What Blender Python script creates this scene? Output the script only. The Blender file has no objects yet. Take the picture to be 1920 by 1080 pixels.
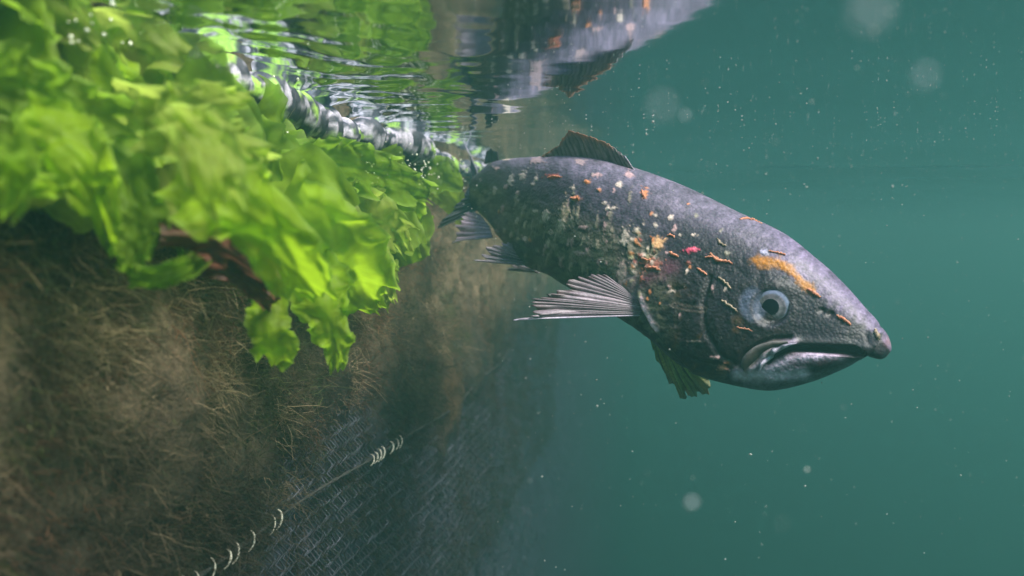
import bpy, math, random
import numpy as np
from mathutils import Vector, noise as mnoise
R = math.radians
random.seed(7); rng = np.random.default_rng(7)
sc = bpy.context.scene; C = sc.collection

# ------------------------------------------------------------------ camera, sky, sun, exposure
F = 1700.0            # focal length in photo pixels (1920 wide)
H = 0.097             # camera depth below the water surface
PITCH = math.atan(100 / F)
cam = bpy.data.cameras.new('camera'); co = bpy.data.objects.new('camera', cam); C.objects.link(co)
co.location = (0, 0, -H); co.rotation_euler = (math.pi / 2 - PITCH, 0, 0)
cam.sensor_width = 36; cam.lens = 36 * F / 1920
cam.clip_start = 0.01; cam.clip_end = 500
cam.dof.use_dof = True; cam.dof.focus_distance = 0.64; cam.dof.aperture_fstop = 7.2
sc.camera = co

SUN_EL, SUN_AZ = R(54), R(122)      # high, to the right and a little behind
w = bpy.data.worlds.new('World'); sc.world = w; w.use_nodes = True
nt = w.node_tree; bg = nt.nodes['Background']
sky = nt.nodes.new('ShaderNodeTexSky'); sky.sky_type = 'NISHITA'; sky.sun_disc = False
sky.sun_elevation = SUN_EL; sky.sun_rotation = SUN_AZ
nt.links.new(sky.outputs[0], bg.inputs[0]); bg.inputs[1].default_value = 0.15
sl = bpy.data.lights.new('sun', 'SUN'); sl.energy = 3.6; sl.angle = R(30); sl.color = (1, .96, .88)
so = bpy.data.objects.new('sun', sl); C.objects.link(so)
sd = Vector((math.sin(SUN_AZ) * math.cos(SUN_EL), math.cos(SUN_AZ) * math.cos(SUN_EL), math.sin(SUN_EL)))
so.rotation_euler = sd.to_track_quat('Z', 'Y').to_euler()
sc.view_settings.view_transform = 'Standard'; sc.view_settings.look = 'None'
sc.view_settings.gamma = 1; sc.view_settings.exposure = 1.7
sc.cycles.max_bounces = 12; sc.cycles.diffuse_bounces = 8; sc.cycles.transmission_bounces = 12; sc.cycles.volume_bounces = 1; sc.cycles.transparent_max_bounces = 24
sc.cycles.use_denoising = True; sc.cycles.sample_clamp_indirect = 4

# ------------------------------------------------------------------ helpers
CT, ST = math.cos(PITCH), math.sin(PITCH)
def P(px, py, Y):
    """point whose world y is Y on the line of sight of a photo position"""
    a, b = (np.asarray(px, float) - 960) / F, (540 - np.asarray(py, float)) / F
    dx, dy, dz = a, CT + b * ST, -ST + b * CT
    t = Y / dy
    return np.stack(np.broadcast_arrays(dx * t, np.asarray(Y, float) * np.ones_like(t), dz * t - H), -1)
def px_of(p):
    x, y, z = p[..., 0], p[..., 1], p[..., 2] + H
    f = y * CT - z * ST; u = y * ST + z * CT
    return 960 + F * x / f, 540 - F * u / f

def hsh(i, j, k, s):
    n = (i * 374761393 + j * 668265263 + k * 2147483647 + s * 1442695041) & 0xffffffff
    n = ((n ^ (n >> 13)) * 1274126177) & 0xffffffff
    n = ((n ^ (n >> 16)) * 2246822519) & 0xffffffff
    return ((n ^ (n >> 15)) & 0xffffff) / float(0xffffff)
def vn(x, y, z=0, s=0):
    """value noise 0..1"""
    x, y, z = np.broadcast_arrays(np.asarray(x, float), np.asarray(y, float), np.asarray(z, float))
    xi, yi, zi = np.floor(x).astype(np.int64), np.floor(y).astype(np.int64), np.floor(z).astype(np.int64)
    fx, fy, fz = x - xi, y - yi, z - zi
    fx, fy, fz = [f * f * (3 - 2 * f) for f in (fx, fy, fz)]
    r = 0
    for a in (0, 1):
        for b in (0, 1):
            for c in (0, 1):
                r = r + (fx if a else 1 - fx) * (fy if b else 1 - fy) * (fz if c else 1 - fz) * hsh(xi + a, yi + b, zi + c, s)
    return r
def fb(x, y, z=0, s=0, o=4):
    r, a, t = 0, 1, 0
    for i in range(o):
        r = r + a * vn(np.asarray(x) * 2 ** i, np.asarray(y) * 2 ** i, np.asarray(z) * 2 ** i, s + i * 17); t += a; a *= .5
    return r / t
def sst(a, b, x):
    t = np.clip((x - a) / (b - a), 0, 1); return t * t * (3 - 2 * t)
def dline(x, y, pts):
    """distance to a polyline and position 0..1 along it"""
    best = np.full(np.shape(x), 1e9); pos = np.zeros(np.shape(x)); n = len(pts) - 1
    for i in range(n):
        ax, ay = pts[i]; bx, by = pts[i + 1]; dx, dy = bx - ax, by - ay
        t = np.clip(((x - ax) * dx + (y - ay) * dy) / (dx * dx + dy * dy), 0, 1)
        d = np.hypot(x - ax - t * dx, y - ay - t * dy)
        m = d < best; best = np.where(m, d, best); pos = np.where(m, (i + t) / n, pos)
    return best, pos
def spline(t, v, q):
    """Catmull-Rom style interpolation (finite-difference Hermite)"""
    t = np.asarray(t, float); v = np.asarray(v, float); q = np.asarray(q, float)
    m = np.gradient(v, t)
    i = np.clip(np.searchsorted(t, q) - 1, 0, len(t) - 2)
    h = t[i + 1] - t[i]; u = (q - t[i]) / h
    return ((2*u**3-3*u**2+1)*v[i] + (u**3-2*u**2+u)*h*m[i] + (-2*u**3+3*u**2)*v[i+1] + (u**3-u**2)*h*m[i+1])

def mesh(name, v, f, mat=None, parent=None, smooth=True, col=None):
    me = bpy.data.meshes.new(name)
    v = np.asarray(v, np.float32).reshape(-1, 3); f = np.asarray(f, np.int32)
    k = f.shape[1]
    me.vertices.add(len(v)); me.vertices.foreach_set('co', v.ravel())
    me.loops.add(f.size); me.loops.foreach_set('vertex_index', f.ravel())
    me.polygons.add(len(f)); me.polygons.foreach_set('loop_start', np.arange(0, f.size, k, dtype=np.int32))
    me.polygons.foreach_set('loop_total', np.full(len(f), k, np.int32))
    if smooth: me.polygons.foreach_set('use_smooth', np.ones(len(f), bool))
    me.update(calc_edges=True)
    if col is not None:
        a = me.color_attributes.new('col', 'FLOAT_COLOR', 'POINT')
        c = np.ones((len(v), 4), np.float32); c[:, :3] = np.asarray(col).reshape(-1, 3)
        a.data.foreach_set('color', c.ravel())
    if mat: me.materials.append(mat)
    o = bpy.data.objects.new(name, me); C.objects.link(o)
    if parent:
        o.parent = parent
        o.matrix_parent_inverse = parent.matrix_world.inverted()
    return o
def gridf(nu, nv, wrap=False, off=0):
    i = np.arange(nu - 1)[:, None]; j = np.arange(nv if wrap else nv - 1)[None, :]; j2 = (j + 1) % nv
    return (np.stack([i * nv + j, (i + 1) * nv + j, (i + 1) * nv + j2, i * nv + j2], -1).reshape(-1, 4) + off)
def tag(o, label=None, cat=None, group=None, kind=None):
    if label: o['label'] = label
    if cat: o['category'] = cat
    if group: o['group'] = group
    if kind: o['kind'] = kind
    return o
def empty(name, loc):
    o = bpy.data.objects.new(name, None); C.objects.link(o); o.location = [float(c) for c in loc]; o.empty_display_size = .02
    bpy.context.view_layer.update()
    return o
def tubes(paths, radii, sides=5):
    """many tubes -> v, f. paths list of (n,3); radii list of arrays"""
    V, Fc, off = [], [], 0
    for p, r in zip(paths, radii):
        p = np.asarray(p, float); n = len(p); r = np.broadcast_to(r, (n,))
        t = np.gradient(p, axis=0); t /= np.linalg.norm(t, axis=1)[:, None] + 1e-12
        ref = np.array([.13, .21, .97]) if abs(t[0, 2]) < .9 else np.array([1, .1, .1])
        a = np.cross(t, ref); a /= np.linalg.norm(a, axis=1)[:, None] + 1e-12; b = np.cross(t, a)
        th = np.arange(sides) * 2 * math.pi / sides
        ring = p[:, None] + r[:, None, None] * (a[:, None] * np.cos(th)[None, :, None] + b[:, None] * np.sin(th)[None, :, None])
        V.append(ring.reshape(-1, 3)); Fc.append(gridf(n, sides, True, off)); off += n * sides
    return np.concatenate(V), np.concatenate(Fc)

# materials
def new_mat(name):
    m = bpy.data.materials.new(name); m.use_nodes = True
    return m, m.node_tree, m.node_tree.nodes['Principled BSDF']
def nd(nt, typ, **kw):
    n = nt.nodes.new(typ)
    for k, v in kw.items():
        if k in n.inputs.keys(): n.inputs[k].default_value = v
        else: setattr(n, k, v)
    return n
def surf(name, col=None, rough=.5, spec=.5, var=.35, vscale=300, bump=.3, bdist=.0006, bscale=900, sub=0, coat=0, trans=0, tcol=None):
    """procedural surface: colour (fixed or the mesh's 'col') broken by noise, with bump; optional translucency"""
    m, nt, b = new_mat(name); L = nt.links.new
    tc = nd(nt, 'ShaderNodeTexCoord')
    if col is None:
        src = nd(nt, 'ShaderNodeAttribute', attribute_name='col').outputs['Color']
    else:
        rgb = nd(nt, 'ShaderNodeRGB'); rgb.outputs[0].default_value = (*col, 1); src = rgb.outputs[0]
    nz = nd(nt, 'ShaderNodeTexNoise', Scale=vscale, Detail=5.0, Roughness=.65); L(tc.outputs['Object'], nz.inputs['Vector'])
    mr = nd(nt, 'ShaderNodeMapRange'); mr.inputs[1].default_value = .3; mr.inputs[2].default_value = .7
    mr.inputs[3].default_value = 1 - var; mr.inputs[4].default_value = 1 + var; L(nz.outputs[0], mr.inputs[0])
    mx = nd(nt, 'ShaderNodeVectorMath', operation='MULTIPLY'); L(src, mx.inputs[0]); L(mr.outputs[0], mx.inputs[1])
    L(mx.outputs[0], b.inputs['Base Color'])
    b.inputs['Roughness'].default_value = rough; b.inputs['Specular IOR Level'].default_value = spec
    b.inputs['Coat Weight'].default_value = coat; b.inputs['Coat Roughness'].default_value = .12
    if sub:
        b.inputs['Subsurface Weight'].default_value = sub; b.inputs['Subsurface Radius'].default_value = (.004, .003, .003)
        b.inputs['Subsurface Scale'].default_value = 1
    if bump:
        n2 = nd(nt, 'ShaderNodeTexNoise', Scale=bscale, Detail=3.0); L(tc.outputs['Object'], n2.inputs['Vector'])
        bp = nd(nt, 'ShaderNodeBump', Strength=bump, Distance=bdist); L(n2.outputs[0], bp.inputs['Height']); L(bp.outputs[0], b.inputs['Normal'])
    if trans:
        out = nt.nodes['Material Output']; tr = nd(nt, 'ShaderNodeBsdfTranslucent'); ms = nd(nt, 'ShaderNodeMixShader'); ms.inputs[0].default_value = trans
        if tcol:
            mm = nd(nt, 'ShaderNodeVectorMath', operation='MULTIPLY'); mm.inputs[1].default_value = tcol; L(mx.outputs[0], mm.inputs[0]); L(mm.outputs[0], tr.inputs[0])
        else: L(mx.outputs[0], tr.inputs[0])
        L(b.outputs[0], ms.inputs[1]); L(tr.outputs[0], ms.inputs[2]); L(ms.outputs[0], out.inputs[0])
    return m

# ------------------------------------------------------------------ the wall of netting: its plane
K = 290 / F; WN = math.hypot(1, K); D = .26
dS = np.array([K / WN, 1 / WN, 0]); nR = np.array([1 / WN, -K / WN, 0])      # along the net; out of it, towards the water
def wall(s, z, out=0):
    s, z, out = np.broadcast_arrays(np.asarray(s, float), np.asarray(z, float), np.asarray(out, float))
    return dS * s[..., None] + nR * (out[..., None] - D) + np.array([0, 0, 1.]) * z[..., None]
def wall_at(px, py, out=0):
    """s, z on the net plane (moved out by `out`) under a photo position"""
    a, b = (px - 960) / F, (540 - py) / F
    d = np.array([a, CT + b * ST, -ST + b * CT]); t = (out - D) / (d @ nR)
    p = d * t; return float(p @ dS), float(p[2] - H)

# ------------------------------------------------------------------ water surface, sea bed, body of water
def axis(a, b, fine0, fine1, step, far):
    x = list(np.arange(fine0, fine1, step)); s = step
    while x[-1] < b: s *= far; x.append(x[-1] + s)
    s = step
    while x[0] > a: s *= far; x.insert(0, x[0] - s)
    return np.array(x)
gx = axis(-30, 30, -.62, .9, .004, 1.06); gy = axis(-30, 40, .12, 3.0, .005, 1.1)
X, Yg = np.meshgrid(gx, gy, indexing='ij')
side = X * nR[0] + Yg * nR[1] + D                      # distance out from the net
along = X * dS[0] + Yg * dS[1]
near = np.exp(-np.clip(side, 0, 9) / .05) * (1 - .96 * sst(.55, 1.0, along))
near = np.where(side < -.05, 1, near)
fade = np.exp(-np.clip(np.hypot(X, Yg) - 1.5, 0, 50) / 2.0)
z = .00025 * (fb(X * 5, Yg * 16, 0, 3, 2) - .5) * fade + .0018 * (fb(X * 2, Yg * 5.0, 0, 5, 2) - .5) * fade
dist = np.hypot(X, Yg)
z = z + .022 * (fb(X * 2.0, Yg * 5, 0, 15, 2) - .5) * sst(1.0, 1.7, dist) * np.exp(-np.clip(dist - 1.7, 0, 50) / 2.5)
rip = (fb(X * 26 + 3 * fb(X * 9, Yg * 9, 0, 1, 2), Yg * 26, 0, 9, 3) - .5)
z = z + near * (.028 * rip + .007 * (fb(X * 75, Yg * 75, 0, 12, 2) - .5))
m, nt, b = new_mat('water_surface'); nt.nodes.remove(b)
out = nt.nodes['Material Output']; L = nt.links.new
fr = nd(nt, 'ShaderNodeFresnel', IOR=1.33)
tr = nd(nt, 'ShaderNodeBsdfTransparent'); gl = nd(nt, 'ShaderNodeBsdfGlossy', Roughness=.055); gl.inputs[0].default_value = (.76, .83, .86, 1)
tc = nd(nt, 'ShaderNodeTexCoord'); mp = nd(nt, 'ShaderNodeMapping'); mp.inputs['Scale'].default_value = (14, 60, 14); L(tc.outputs['Object'], mp.inputs[0])
nz = nd(nt, 'ShaderNodeTexNoise', Scale=1.0, Detail=2.0); L(mp.outputs[0], nz.inputs['Vector'])
bp = nd(nt, 'ShaderNodeBump', Strength=.07, Distance=.0012); L(nz.outputs[0], bp.inputs['Height'])
L(bp.outputs[0], gl.inputs['Normal']); L(bp.outputs[0], fr.inputs['Normal'])
ms = nd(nt, 'ShaderNodeMixShader'); L(fr.outputs[0], ms.inputs[0]); L(tr.outputs[0], ms.inputs[1]); L(gl.outputs[0], ms.inputs[2]); L(ms.outputs[0], out.inputs[0])
wsf = mesh('water_surface', np.stack([X, Yg, z], -1), gridf(len(gx), len(gy))[:, ::1], m)
wsf.data.update()
if wsf.data.polygons[0].normal.z < 0: wsf.data.flip_normals()
tag(wsf, 'underside of the rippled sea surface mirroring the fish and seaweed', kind='structure')
ssand = surf('dark_silt', (.10, .10, .08), .9, var=.4, vscale=2, bump=.5, bdist=.05, bscale=5)
gx2 = np.linspace(-40, 40, 90); GX, GY = np.meshgrid(gx2, gx2, indexing='ij')
sb = mesh('seabed', np.stack([GX, GY + 10, -8.6 + .5 * fb(GX * .2, GY * .2, 0, 2)], -1), gridf(90, 90), ssand)
tag(sb, 'dark silty sea floor hidden by the murk below the fish', kind='structure')

def haze_box():
    lo, hi = (-12, -4, -9.6), (12, 14, .06)
    v = [(x, y, zz) for x in (lo[0], hi[0]) for y in (lo[1], hi[1]) for zz in (lo[2], hi[2])]
    f = [(0, 1, 3, 2), (4, 6, 7, 5), (0, 4, 5, 1), (2, 3, 7, 6), (0, 2, 6, 4), (1, 5, 7, 3)]
    m, nt, b = new_mat('teal_water'); nt.nodes.remove(b)
    vol = nd(nt, 'ShaderNodeVolumePrincipled', Density=.42, Anisotropy=.66)
    vol.inputs['Color'].default_value = (.175, .50, .44, 1); vol.inputs['Absorption Color'].default_value = (0, 0, 0, 1)
    nt.links.new(vol.outputs[0], nt.nodes['Material Output'].inputs['Volume'])
    o = mesh('haze', v, f, m, smooth=False); tag(o, 'murky teal sea water filling the scene', kind='stuff')
haze_box()

# ------------------------------------------------------------------ fouled net wall
sv = np.concatenate([np.linspace(.02, 2.4, 620), np.linspace(2.42, 9, 160)]); zv = np.concatenate([np.linspace(.02, -.8, 330), np.linspace(-.82, -4, 60)])
S, Z = np.meshgrid(sv, zv, indexing='ij')
fouled = sst(-.355, -.245, Z + .24 * (fb(S * 7, Z * 5, 0, 31) - .5))   # 1 = thick growth, 0 = bare net
bul = .05 * (fb(S * 3, Z * 3, 0, 41, 2) - .5) * sst(.3, 1, S) * (1 - .85 * sst(1.1, 1.7, S))
out_ = -.004 + bul + fouled * (.012 + .03 * (fb(S * 14, Z * 14, 0, 42, 5) - .5)) + .006 * (fb(S * 60, Z * 60, 0, 44, 2) - .5)
tone = fb(S * 22, Z * 22, 0, 50, 4)[..., None]; tone2 = fb(S * 6, Z * 6, 0, 60, 3)[..., None]
brown = np.array([.13, .095, .06]) * (.05 + 1.6 * tone) * (1 - .75 * sst(-.14, -.26, Z)[..., None]) + np.array([.02, .006, -.002]) * sst(.55, .75, tone2)  # lower growth darkened with depth, shade put into its colour
bare = np.array([.022, .026, .040]) * (.5 + tone)  # dark sheet behind the open net, stands in for shaded water
colw = bare * (1 - fouled[..., None]) + brown * fouled[..., None]
slime = surf('net_growth_backing', None, .9, spec=.2, var=.5, vscale=260, bump=.8, bdist=.002, bscale=500)
netw = tag(empty('net_wall', wall(.5, -.3)), 'dark fish-farm net wall overgrown with algae running back into the murk', 'net')
mesh('growth_and_backing', wall(S, Z, out_), gridf(*S.shape), slime, netw, col=np.clip(colw, .003, 1))
# the twine meshes that still show lower down and farther off
twine = surf('net_twine', None, .7, var=.3, bump=.3, bscale=2000)
cell = .0062; paths = []; cols = []
def out_at(s, zz):
    f = sst(-.355, -.245, zz + .24 * (fb(s * 7, zz * 5, 0, 31) - .5))
    return -.004 + .05 * (fb(s * 3, zz * 3, 0, 41, 2) - .5) * sst(.3, 1, s) * (1 - .85 * sst(1.1, 1.7, s)), f
s0 = np.arange(.28, 2.3, cell)
for i, s in enumerate(s0):
    zz = np.arange(-.15, -.85, -cell); q = s + cell * .5 * np.where(np.arange(len(zz)) % 2, .72, -.72) + .15 * (zz + .2)
    o_, f_ = out_at(q, zz)
    keep = (f_ < .72) & (rng.random(len(zz)) > .05 + .8 * sst(1.1, 2.1, q))
    q = q + rng.normal(0, .0006, len(q)); zz = zz + rng.normal(0, .0007, len(q))
    p = wall(q, zz, o_ + .004 + .0018 * np.where(np.arange(len(zz)) % 2, 1, -1))
    idx = np.where(keep)[0]
    if len(idx) < 3: continue
    for run in np.split(idx, np.where(np.diff(idx) != 1)[0] + 1):
        if len(run) > 2: paths.append(p[run])
v, f = tubes(paths, [.00085] * len(paths), 4)
tc_ = np.array([.05, .052, .07]) * (.1 + 1.9 * vn(v[:, 0] * 350, v[:, 1] * 350, v[:, 2] * 350, 4)[:, None]) * (.2 + 1.5 * fb(v[:, 0] * 40, v[:, 1] * 40, v[:, 2] * 40, 5)[:, None])
mesh('twine', v, f, twine, netw, col=tc_)

# shaggy brown algae: thousands of limp filaments in tufts
def tufts(n, seed, s_rng, z_rng, length, rad, dens, colf, per=16, spread=.004):
    r = np.random.default_rng(seed)
    V, F_, Cc, off = [], [], [], 0
    cs = s_rng[0] + (s_rng[1] - s_rng[0]) * r.random(n) ** 1.5; cz = r.uniform(*z_rng, n)
    fo = out_at(cs, cz)
    ok = r.random(n) < dens(cs, cz, fo[1])
    for s, zc, o_ in zip(cs[ok], cz[ok], fo[0][ok]):
        base = wall(s, zc, o_ + .004); l0 = length * r.uniform(.5, 1.4); c0 = colf(s, zc, r)
        main = nR * r.uniform(.6, 1.2) + dS * r.uniform(-.6, .6) + np.array([0, 0, r.uniform(-.9, .5)])
        k = 5; m = per
        u = np.linspace(0, 1, k)[None, :, None]
        d = main + r.normal(0, .65, (m, 3)); d /= np.linalg.norm(d, axis=1)[:, None]
        b0 = base + r.normal(0, spread, (m, 1, 3)); ll = (l0 * r.uniform(.4, 1.2, m))[:, None, None]
        cur = r.normal(0, .9, (m, 1, 3)); cur[:, :, 2] -= .35
        p = b0 + ll * (d[:, None] * u + cur * u ** 2 * .6) + r.normal(0, .0016, (m, k, 3)) * u
        wd = r.normal(0, 1, (m, 1, 3)); wd /= np.linalg.norm(wd, axis=2)[:, :, None]
        ww = rad * r.uniform(.5, 1.6, (m, 1, 1)) * (1 - .75 * u)
        q = np.stack([p - wd * ww, p + wd * ww], 2).reshape(-1, 3)
        V.append(q); Cc.append(np.repeat(c0 * r.uniform(.75, 1.25, (m, 1)), k * 2, 0))
        base_i = (np.arange(m) * k * 2)[:, None] + (np.arange(k - 1) * 2)[None]
        F_.append((np.stack([base_i, base_i + 1, base_i + 3, base_i + 2], -1).reshape(-1, 4)) + off); off += m * k * 2
    return np.concatenate(V), np.concatenate(F_), np.concatenate(Cc)
def colf(s, z, r):
    depth_shade = 1 - .85 * float(sst(-.13, -.27, z + r.normal(0, .03))); c = np.array([.25, .185, .115]) * r.uniform(.6, 1.3) * depth_shade  # tuft colour dims with depth as painted shade
    t = float(fb(s * 9, z * 9, 0, 77, 2)) + r.normal(0, .08)
    if t > .62: c = np.array([.24, .11, .06]) * r.uniform(.6, 1.2) * depth_shade
    elif t < .36: c = np.array([.14, .15, .06]) * r.uniform(.5, 1.3) * depth_shade
    return c
algae_mat = surf('filament_algae', None, .75, spec=.25, var=.25, vscale=200, bump=0, trans=.35)
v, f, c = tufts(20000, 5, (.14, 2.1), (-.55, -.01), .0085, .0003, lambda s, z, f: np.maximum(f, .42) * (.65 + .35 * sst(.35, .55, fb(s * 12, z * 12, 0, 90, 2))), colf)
def colf2(s, z, r):
    depth_shade = 1 - .84 * float(sst(-.14, -.26, z + r.normal(0, .02))); t = r.random()  # same painted dimming towards the bottom for the longer tufts
    c = np.array([.42, .31, .19]) if t < .6 else np.array([.16, .12, .075]) if t < .8 else np.array([.30, .14, .075]) if t < .92 else np.array([.16, .19, .06])
    return c * r.uniform(.3, 1.35) * depth_shade
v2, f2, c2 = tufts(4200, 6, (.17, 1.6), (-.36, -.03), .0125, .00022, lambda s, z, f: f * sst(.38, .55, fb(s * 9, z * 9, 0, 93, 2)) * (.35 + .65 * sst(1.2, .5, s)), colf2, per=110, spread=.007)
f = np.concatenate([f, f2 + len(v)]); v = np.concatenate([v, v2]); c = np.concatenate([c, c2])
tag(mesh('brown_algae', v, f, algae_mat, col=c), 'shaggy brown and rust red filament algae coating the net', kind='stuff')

# lashed rope running along the net
rp = tag(empty('net_rope', wall(.7, -.29, .01)), 'dark rope with pale lashing stitches running slantwise along the lower net', 'rope')
sA = np.linspace(.24, 1.5, 160); zA = -.288 + .006 * np.sin(sA * 5) + .0015 * np.sin(sA * 23)
oA = out_at(sA, zA)[0] + .012
v, f = tubes([wall(sA, zA, oA)], [.0012 + .0005 * np.sin(np.arange(160) * 1.9)], 8)
mesh('core', v, f, surf('rope_core', (.022, .020, .018), .9, var=.6, bump=.8, bdist=.001, bscale=700), rp)
pth, rad = [], []
def ok_lash(s):
    px, _ = px_of(wall(s, -.288, .012)); return (330 < px < 545 and not 408 < px < 425) or 697 < px < 752
s = .24
while s < 1.2:
    s += random.uniform(.008, .0135)
    if ok_lash(s) and random.random() < .7:
        th = np.linspace(-1.1, 1.5, 9); rr = random.uniform(.0045, .0068)
        o_ = float(out_at(np.array(s), np.array(-.288))[0]) + .012; zc = -.288 + .006 * math.sin(s * 5) + .0015 * math.sin(s * 23)
        pth.append(wall(s + .0035 * np.sin(th), zc + rr * np.sin(th), o_ + .0045 * np.cos(th))); rad.append(.00075 * np.sin(np.linspace(.5, 2.7, 9)) * random.uniform(.6, 1.4))
thread = surf('pale_thread', (.42, .41, .34), .7, var=.7, vscale=500, trans=.2)
for p_, r_ in zip(pth, rad):
    v, f = tubes([p_], [r_], 5); mesh('lashing', v, f, thread, rp)

# ------------------------------------------------------------------ salmon
sec = np.array([  # top x,y  bottom x,y  Y  half width
 (893,330, 893,392,.950,.008),(925,305, 925,420,.900,.012),(965,297, 965,468,.845,.019),(1010,294,1000,500,.795,.028),
 (1065,292,1058,522,.750,.036),(1125,298,1098,546,.715,.041),(1190,317,1140,574,.690,.044),(1270,347,1182,598,.665,.043),
 (1370,394,1225,628,.640,.040),(1440,424,1285,682,.622,.038),(1492,456,1340,709,.608,.035),(1532,488,1400,725,.598,.031),
 (1570,523,1455,731,.588,.027),(1604,559,1518,717,.578,.023),(1630,588,1570,697,.571,.019),(1648,609,1603,680,.566,.0155),
 (1656,618,1617,664,.565,.0145),(1665,632,1634,669,.562,.0125),(1670,647,1651,673,.5605,.009),(1671,657,1661,670,.560,.004)])
ti = np.arange(len(sec), dtype=float)
q = np.concatenate([np.linspace(0, 7.5, 190, endpoint=False), np.linspace(7.5, 16, 300, endpoint=False), np.linspace(16, 19, 70)])
sp_ = [spline(ti, sec[:, k], q) for k in range(6)]
top = P(sp_[0], sp_[1], sp_[4]); bot = P(sp_[2], sp_[3], sp_[4]); hw = np.maximum(sp_[5], .001)
mid = (top + bot) / 2
tan = np.gradient(mid, axis=0); tan[:, 2] = 0
tan[-70:] = tan[-71]
for _ in range(30):
    tp = np.concatenate([tan[:1], tan, tan[-1:]]); tan = (tp[:-2] + tan * 2 + tp[2:]) / 4
tan /= np.linalg.norm(tan, axis=1)[:, None]
nearv = np.stack([tan[:, 1], -tan[:, 0], 0 * tan[:, 0]], -1)      # horizontal, out of the flank that shows
if (nearv[300] @ np.array([0, -1, 0])) < 0: nearv = -nearv
NH = 170                                                          # points from back to belly on one flank
aa = np.linspace(0, math.pi, NH + 1)
headness = sst(7.5, 9.5, q)[:, None]; snout = sst(14, 16.5, q)[:, None]
ca, sa = np.cos(aa)[None], np.sin(aa)[None]
eh = 1.0
wprof = np.sign(sa) * np.abs(sa) ** (.82)                          # full flanks
wprof = wprof * (1 + .10 * headness * np.sin(aa * 2)[None] * -1)  # head a bit wider low down at the jaw
half = (top - bot)[:, None] / 2
def flank(sign, inset):
    wv = hw[:, None] * wprof - inset
    wv = np.where(sa < 1e-6, 0, np.maximum(wv, 0))
    return mid[:, None] + half * ca[..., None] + sign * nearv[:, None] * wv[..., None]
base = flank(1, 0); PX, PY = px_of(base)
g = lambda d, wd: np.exp(-(d / wd) ** 2)
ins = np.zeros(PX.shape)
# mouth
slit = [(1618, 663), (1598, 658), (1560, 656), (1520, 654), (1484, 653), (1464, 658), (1448, 668), (1440, 678)]
d, t = dline(PX, PY, slit); open_w = 8.5 * (1 - .55 * t) * (1 - .5 * sst(.12, 0, t)) + .8
mouth = 1 - sst(open_w * .65, open_w * 1.35, d)
ins += .0095 * mouth * np.clip(sa, 0, 1)
uplip, _ = dline(PX, PY, [(1630, 650), (1590, 640), (1540, 638), (1490, 638)]); ins -= .0004 * g(uplip, 7)
lolip, tl = dline(PX, PY, [(1606, 674), (1560, 670), (1520, 668), (1480, 674), (1450, 690), (1425, 700)]); ins -= .0006 * g(lolip, 9)
pre, _ = dline(PX, PY, [(1470, 706), (1530, 696), (1580, 682)]); ins += .0012 * g(pre, 5)
# maxilla: a flap lying over the corner of the mouth, groove above it
mx1, _ = dline(PX, PY, [(1492, 640), (1462, 646), (1440, 662), (1424, 684), (1408, 696)]); ins -= .0028 * g(mx1, 8)
mx2, _ = dline(PX, PY, [(1482, 633), (1450, 634), (1420, 645), (1396, 662), (1388, 680)]); ins += .0024 * g(mx2, 3.6)
mx3, _ = dline(PX, PY, [(1450, 650), (1420, 664), (1404, 684)]); ins -= .0014 * g(mx3, 13)
# eye socket, brow, nostril
EX, EY = 1444, 577
de = np.hypot(PX - EX, PY - EY); ins += .0034 * (1 - sst(26, 36, de)); ins -= .0004 * g(de - 42, 8)
brow, _ = dline(PX, PY, [(1400, 540), (1440, 528), (1490, 545)]); ins -= .0010 * g(brow, 12)
nos = np.minimum(np.hypot((PX - 1541) / 1.3, PY - 583), np.hypot((PX - 1556) / 1.3, PY - 590)); ins += .0022 * g(nos, 6)
# snout knob
ins += .0004 * g(dline(PX, PY, [(1622, 618), (1626, 640), (1634, 662)])[0], 6)
# gill cover edge and plates
gill = [(1262, 470), (1228, 480), (1206, 505), (1196, 545), (1204, 580), (1222, 612), (1250, 645)]
dg, tg = dline(PX, PY, gill)
headside = PX - np.interp(PY, [440, 480, 505, 545, 580, 612, 645, 700], [1290, 1228, 1206, 1196, 1204, 1222, 1250, 1300])
ins -= .0032 * sst(-2, 4, headside) * np.exp(-np.clip(headside, 0, 999) / 60) * sst(440, 490, PY)
ins += .0028 * g(headside + 6, 5) * sst(450, 490, PY)
preop, _ = dline(PX, PY, [(1330, 520), (1318, 570), (1322, 620), (1350, 665), (1390, 690)]); ins += .0016 * g(preop, 5)
for pl in ([(1300, 570), (1270, 610)], [(1290, 540), (1245, 545)], [(1335, 600), (1300, 650)], [(1370, 690), (1300, 672)]):
    ins += .0011 * g(dline(PX, PY, pl)[0], 3)
# lumpy bruised skin
lump = fb(PX / 16, PY / 16, 0, 101, 4) - .5
ins += .0018 * lump * (.35 + .65 * sst(1560, 1350, PX) * sst(400, 520, PY)) * (1 - .6 * mouth)
ins += .0006 * (fb(PX / 5, PY / 4, 0, 111, 3) - .5) * sst(1480, 1300, PX)
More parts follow.
